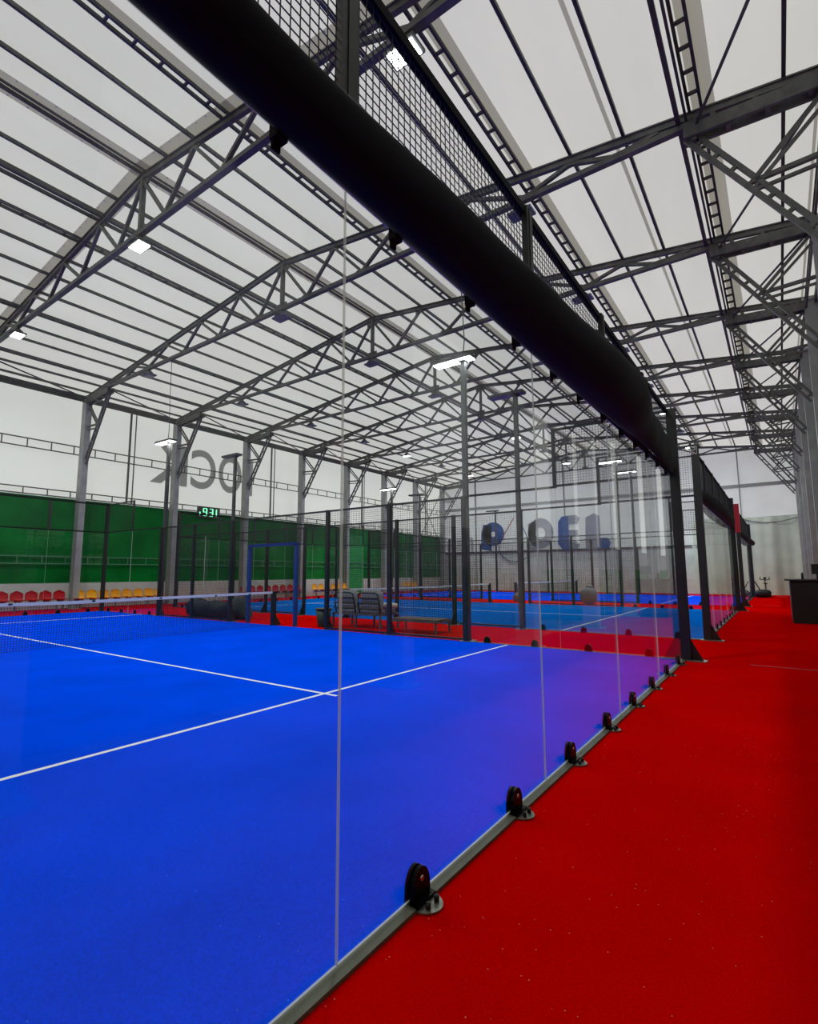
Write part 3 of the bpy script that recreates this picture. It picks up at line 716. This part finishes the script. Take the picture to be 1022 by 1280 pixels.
# sofa
t = thing('garden_sofa', 'grey-framed two-seat garden sofa seen from behind through the mesh', 'sofa', (-7.6, 11.1, 0))
m = MB(); x0, x1, ya, yb = -8.45, -6.85, 10.75, 11.5
for a, c in (((x0, ya), (x1, ya)), ((x0, yb), (x1, yb)), ((x0, ya), (x0, yb)), ((x1, ya), (x1, yb))): m.bar((*a, .36), (*c, .36), .05, .05)
m.build('seat_frame', 'grey', t)
for x in (x0, x1, -7.65):
    for y in (ya, yb): MB().bar((x, y, 0), (x, y, .36), .045, .045).build('leg', 'grey', t)
for a in (x0+.02, -7.6):
    m = MB(); b0, b1 = a+.03, a+.72; m.tube([(b0, ya+.06, .36), (b0, ya, .62), (b0+.02, ya-.04, .86), (b0+.1, ya-.05, .91), (b1-.1, ya-.05, .91), (b1-.02, ya-.04, .86), (b1, ya, .62), (b1, ya+.06, .36)], .022, 8)
    for z in (.5, .64, .77): m.tube([(b0, ya-.02, z), (b1, ya-.02, z)], .02, 6)
    m.build('back_frame', 'black', t)
    m = MB(); m.ball(((b0+b1)/2, ya+.13, .68), .35, .09, .30, 20, 12, e=.45); m.build('back_cushion', 'cushion', t)
m = MB(); m.ball((-7.65, 11.15, .44), .78, .36, .09, 24, 10, e=.35); m.build('seat_cushion', 'cushion', t)
o = MB().ball((-6.95, 11.15, .58), .26, .20, .07, 20, 10, e=.5).build('throw_cushion', 'pale'); tag(o, 'pale cushion lying on the right end of the garden sofa', 'cushion', base=(-6.95, 11.15, .5))
# low table
t = thing('low_table', 'low brown-topped table with thin dark legs beside the sofa', 'table', (-5.75, 10.9, 0))
MB().box((-6.42, 10.6, .29), (-5.1, 11.25, .33)).build('table_top', 'wood', t)
m = MB()
for a, c in (((-6.42, 10.6), (-5.1, 10.6)), ((-6.42, 11.25), (-5.1, 11.25)), ((-6.42, 10.6), (-6.42, 11.25)), ((-5.1, 10.6), (-5.1, 11.25))): m.bar((*a, .28), (*c, .28), .04, .04)
m.build('apron', 'grey', t)
for x in (-6.4, -5.12):
    for y in (10.62, 11.23): MB().bar((x, y, 0), (x, y, .28), .035, .035).build('leg', 'grey', t)
# tarpaulin bundle
t = thing('tarpaulin_bundle', 'long dark green tarpaulin bundle lying behind the net and the far fence', 'bundle', (-13.6, 10.75, 0))
m = MB(); K, n = 40, 20
for i in range(K+1):
    f = i/K; x = -15.2+3.2*f; h = .27*(1-abs(2*f-1)**8)**.5*(1-.22*math.exp(-((f-.48)/.18)**2))+.03+.03*math.sin(f*17); wd = .34*(1-abs(2*f-1)**6)**.5+.03
    m.v += [(x, 10.72+wd*math.cos(2*math.pi*j/n), h+.003+h*math.sin(2*math.pi*j/n)*(1+.06*math.sin(j*2.3+f*20))-.0) for j in range(n)]
for i in range(K):
    for j in range(n): m.f.append((i*n+j, (i+1)*n+j, (i+1)*n+(j+1) % n, i*n+(j+1) % n)); m.m.append(0); m.smooth.append(True)
m.f.append(tuple(range(n-1, -1, -1))); m.f.append(tuple(K*n+j for j in range(n))); m.m += [0, 0]; m.smooth += [False]*2
m.build('folded_tarp', 'bag', t)
for f in (.3, .72):
    x = -15.2+3.2*f; MB().tube([(x, 10.72+.36*math.cos(a*math.pi/8), .25+.27*math.sin(a*math.pi/8)) for a in range(0, 9)], .012, 6).build('strap', 'black', t)
# grandstand seats on the left
def make_seat(mat):
    t = thing('stadium_seat', '', 'seat', (0, 0, 0), None)
    m = MB(); n = 12; L = 10
    prof = [(.20, .43), (.17, .405), (.05, .40), (-.08, .40), (-.16, .43), (-.19, .52), (-.205, .64), (-.21, .74), (-.20, .79)]
    for i, (x, z) in enumerate(prof):
        for j in range(n+1):
            f = 2*j/n-1; hw = .205 if i < 5 else (.215, .215, .19, .12)[i-5]; cur = .035*f*f if i < 5 else 0
            m.v.append((x+(.04*f*f if i >= 5 else 0), f*hw, z+cur-(.03*f*f*(i-6) if i > 6 else 0)))
    for i in range(len(prof)-1):
        for j in range(n): m.f.append((i*(n+1)+j, i*(n+1)+j+1, (i+1)*(n+1)+j+1, (i+1)*(n+1)+j)); m.m.append(0); m.smooth.append(True)
    k = len(m.v); m.v += [(x-.012, y, z-.012) for x, y, z in m.v]; nf = len(m.f)
    for f in list(m.f[:nf]): m.f.append(tuple(reversed([q+k for q in f]))); m.m.append(0); m.smooth.append(True)
    m.build('shell', mat, t)
    MB().box((-.12, -.08, .33), (.10, .08, .395)).build('bracket', 'grey', t)
    return t
sr, sy = make_seat('seatr'), make_seat('seaty'); used = {'r': None, 'y': None}
SX = -22.32; runs = [('r', 'red', [5.1+.48*i for i in range(10)], 'nearest red run of the left stand'), ('y', 'yellow', [10.15+.49*i for i in range(8)], 'nearest yellow run of the left stand'),
        ('r', 'red', [18.3+.55*i for i in range(8)], 'farther red run of the left stand'), ('y', 'yellow', [23.6+.55*i for i in range(6)], 'farther yellow run of the left stand'), ('y', 'yellow', [33.2+.55*i for i in range(5)], 'farthest yellow run by the far wall')]
for ri, (c, cw, yl, rn) in enumerate(runs):
    for i, y in enumerate(yl):
        lab = '%s stadium seat, %s from the left in the %s' % (cw, NTH[i], rn); src = sr if c == 'r' else sy
        if used[c] is None: o = src; used[c] = 1; o.location = (SX, y, 0); o['label'] = lab
        else: o = dup(src, (SX, y, 0), lab)
        o['group'] = '%s seats in the %s' % (cw, rn)
    t = thing('seat_rail', 'dark steel rail with legs carrying the %s' % rn, 'bench frame', (SX, yl[0], 0), 'rails under the stadium seats')
    m = MB(); m.bar((SX, yl[0]-.25, .30), (SX, yl[-1]+.25, .30), .07, .06); m.build('beam', 'grey', t)
    for q in range(int((yl[-1]-yl[0])/1.4)+2):
        y = min(yl[0]+1.4*q, yl[-1]+.1); MB().bar((SX, y, 0), (SX, y, .28), .05, .05).build('leg', 'grey', t)
# counter on the right
t = thing('bar_counter', 'black box-shaped counter with an overhanging dark top on the right', 'counter', (2.0, 19.6, 0))
MB().box((1.56, 18.4, 0), (2.36, 21.0, 1.16)).build('body', 'counter', t)
MB().box((1.44, 18.3, 1.16), (2.42, 21.1, 1.20)).build('counter_top', 'ctop', t)
t = thing('monitor', 'dark screen on a stand on the black counter', 'monitor', (2.2, 19.0, 1.2))
MB().box((2.08, 18.98, 1.34), (2.42, 19.02, 1.62)).build('screen', 'black', t)
MB().tube([(2.2, 19.0, 1.2), (2.2, 19.0, 1.36)], .02, 8).build('stand', 'black', t)
o = MB().tube([(1.86, 18.9, 1.2), (1.86, 18.9, 1.36), (1.88, 18.9, 1.40)], [.03, .03, .012], 10).build('bottle', 'black'); tag(o, 'small dark bottle standing on the black counter', 'bottle', base=(1.86, 18.9, 1.2))
# gym corner
def bike(x, y, lab):
    t = thing('exercise_bike', lab, 'exercise bike', (x, y, 0), 'exercise bikes by the third court')
    m = MB(); m.bar((x-.28, y-.5, .04), (x+.28, y-.5, .04), .07, .07); m.bar((x-.28, y+.5, .04), (x+.28, y+.5, .04), .07, .07); m.bar((x, y-.5, .06), (x, y+.5, .06), .07, .07); m.build('base', 'black', t)
    m = MB(); m.tube([(x, y-.3, .06), (x, y-.22, .5), (x, y-.38, .98)], .035, 8); m.tube([(x, y+.1, .1), (x, y+.22, .5), (x, y+.3, .72)], .035, 8); m.tube([(x, y-.22, .45), (x, y+.2, .3)], .04, 8); m.build('frame', 'black', t)
    m = MB(); m.tube([(x-.02, y-.28, .32), (x+.02, y-.28, .32)], [.24, .24], 20); m.build('flywheel', 'puck', t)
    m = MB(); m.tube([(x-.2, y-.55, 1.14), (x-.23, y-.45, 1.0), (x-.1, y-.4, .97), (x+.1, y-.4, .97), (x+.23, y-.45, 1.0), (x+.2, y-.55, 1.14)], .022, 8); m.build('handlebar', 'black', t)
    MB().box((x-.07, y-.44, 1.0), (x+.07, y-.38, 1.12)).build('console', 'black', t)
    m = MB(); m.ball((x, y+.32, .75), .11, .15, .04, 12, 8); m.build('saddle', 'black', t)
    for s in (-1, 1): MB().box((x+s*.14-.05, y-.1, .26+.1*s), (x+s*.14+.05, y, .29+.1*s)).build('pedal', 'black', t)
bike(.62, 36.4, 'black exercise bike standing clear of the glass at the far right corner'); bike(-1.05, 37.3, 'black exercise bike seen behind the third court glass')
t = thing('gym_bag_pile', 'low black heap of gym gear beside the exercise bike', 'gym gear', (.42, 35.3, 0))
MB().ball((.5, 35.3, .22), .38, .32, .22, 18, 10, bump=.05, e=.7).build('bag', 'counter', t)
MB().tube([(.42, 35.3, .35), (.22, 35.3, .75), (.14, 35.3, .9)], .03, 8).build('handle', 'black', t)
o = MB().ball((-.35, 37.4, .33), .33, .33, .33, 20, 12).build('gym_ball', 'puck'); tag(o, 'grey gym ball on the floor beside the third court corner', 'ball', base=(-.35, 37.4, 0))
# soft seats between the second and third courts
for x, y, sc, lab in ((-5.75, 24.4, .88, 'large grey rounded bean bag on the red strip beyond the second court'), (-9.25, 24.5, .5, 'smaller grey bean bag beside the pole beyond the second court')):
    t = thing('bean_bag', lab, 'bean bag', (x, y, 0), 'bean bags between the courts')
    MB().ball((x, y, .42*sc), .42*sc, .42*sc, .42*sc, 24, 14, bump=.02, e=.8).build('body', 'bean', t)
    MB().ball((x+.02, y+.1*sc, .86*sc), .20*sc, .16*sc, .12*sc, 16, 10).build('headrest', 'bean', t)
# white marks on the carpet
for i, (x, y, a) in enumerate(((1.1, 36.8, .5), (.9, 10.05, .9), (.75, 27.0, .5))):
    o = MB().box((x, y, .0005), (x+a, y+.05, .0025)).build('floor_tape', 'tape' if i == 0 else 'redpad')
    tag(o, ['short white tape mark on the red carpet near the exercise bike', 'faint seam tape on the red carpet beside the nearest corner post', 'faint tape mark on the red carpet left of the counter'][i], 'tape')
# tiny cleanup of template labels
for o in list(bpy.data.objects):
    if o.parent is None and o.type == 'EMPTY' and o.get('label') == '': bpy.data.objects.remove(o)
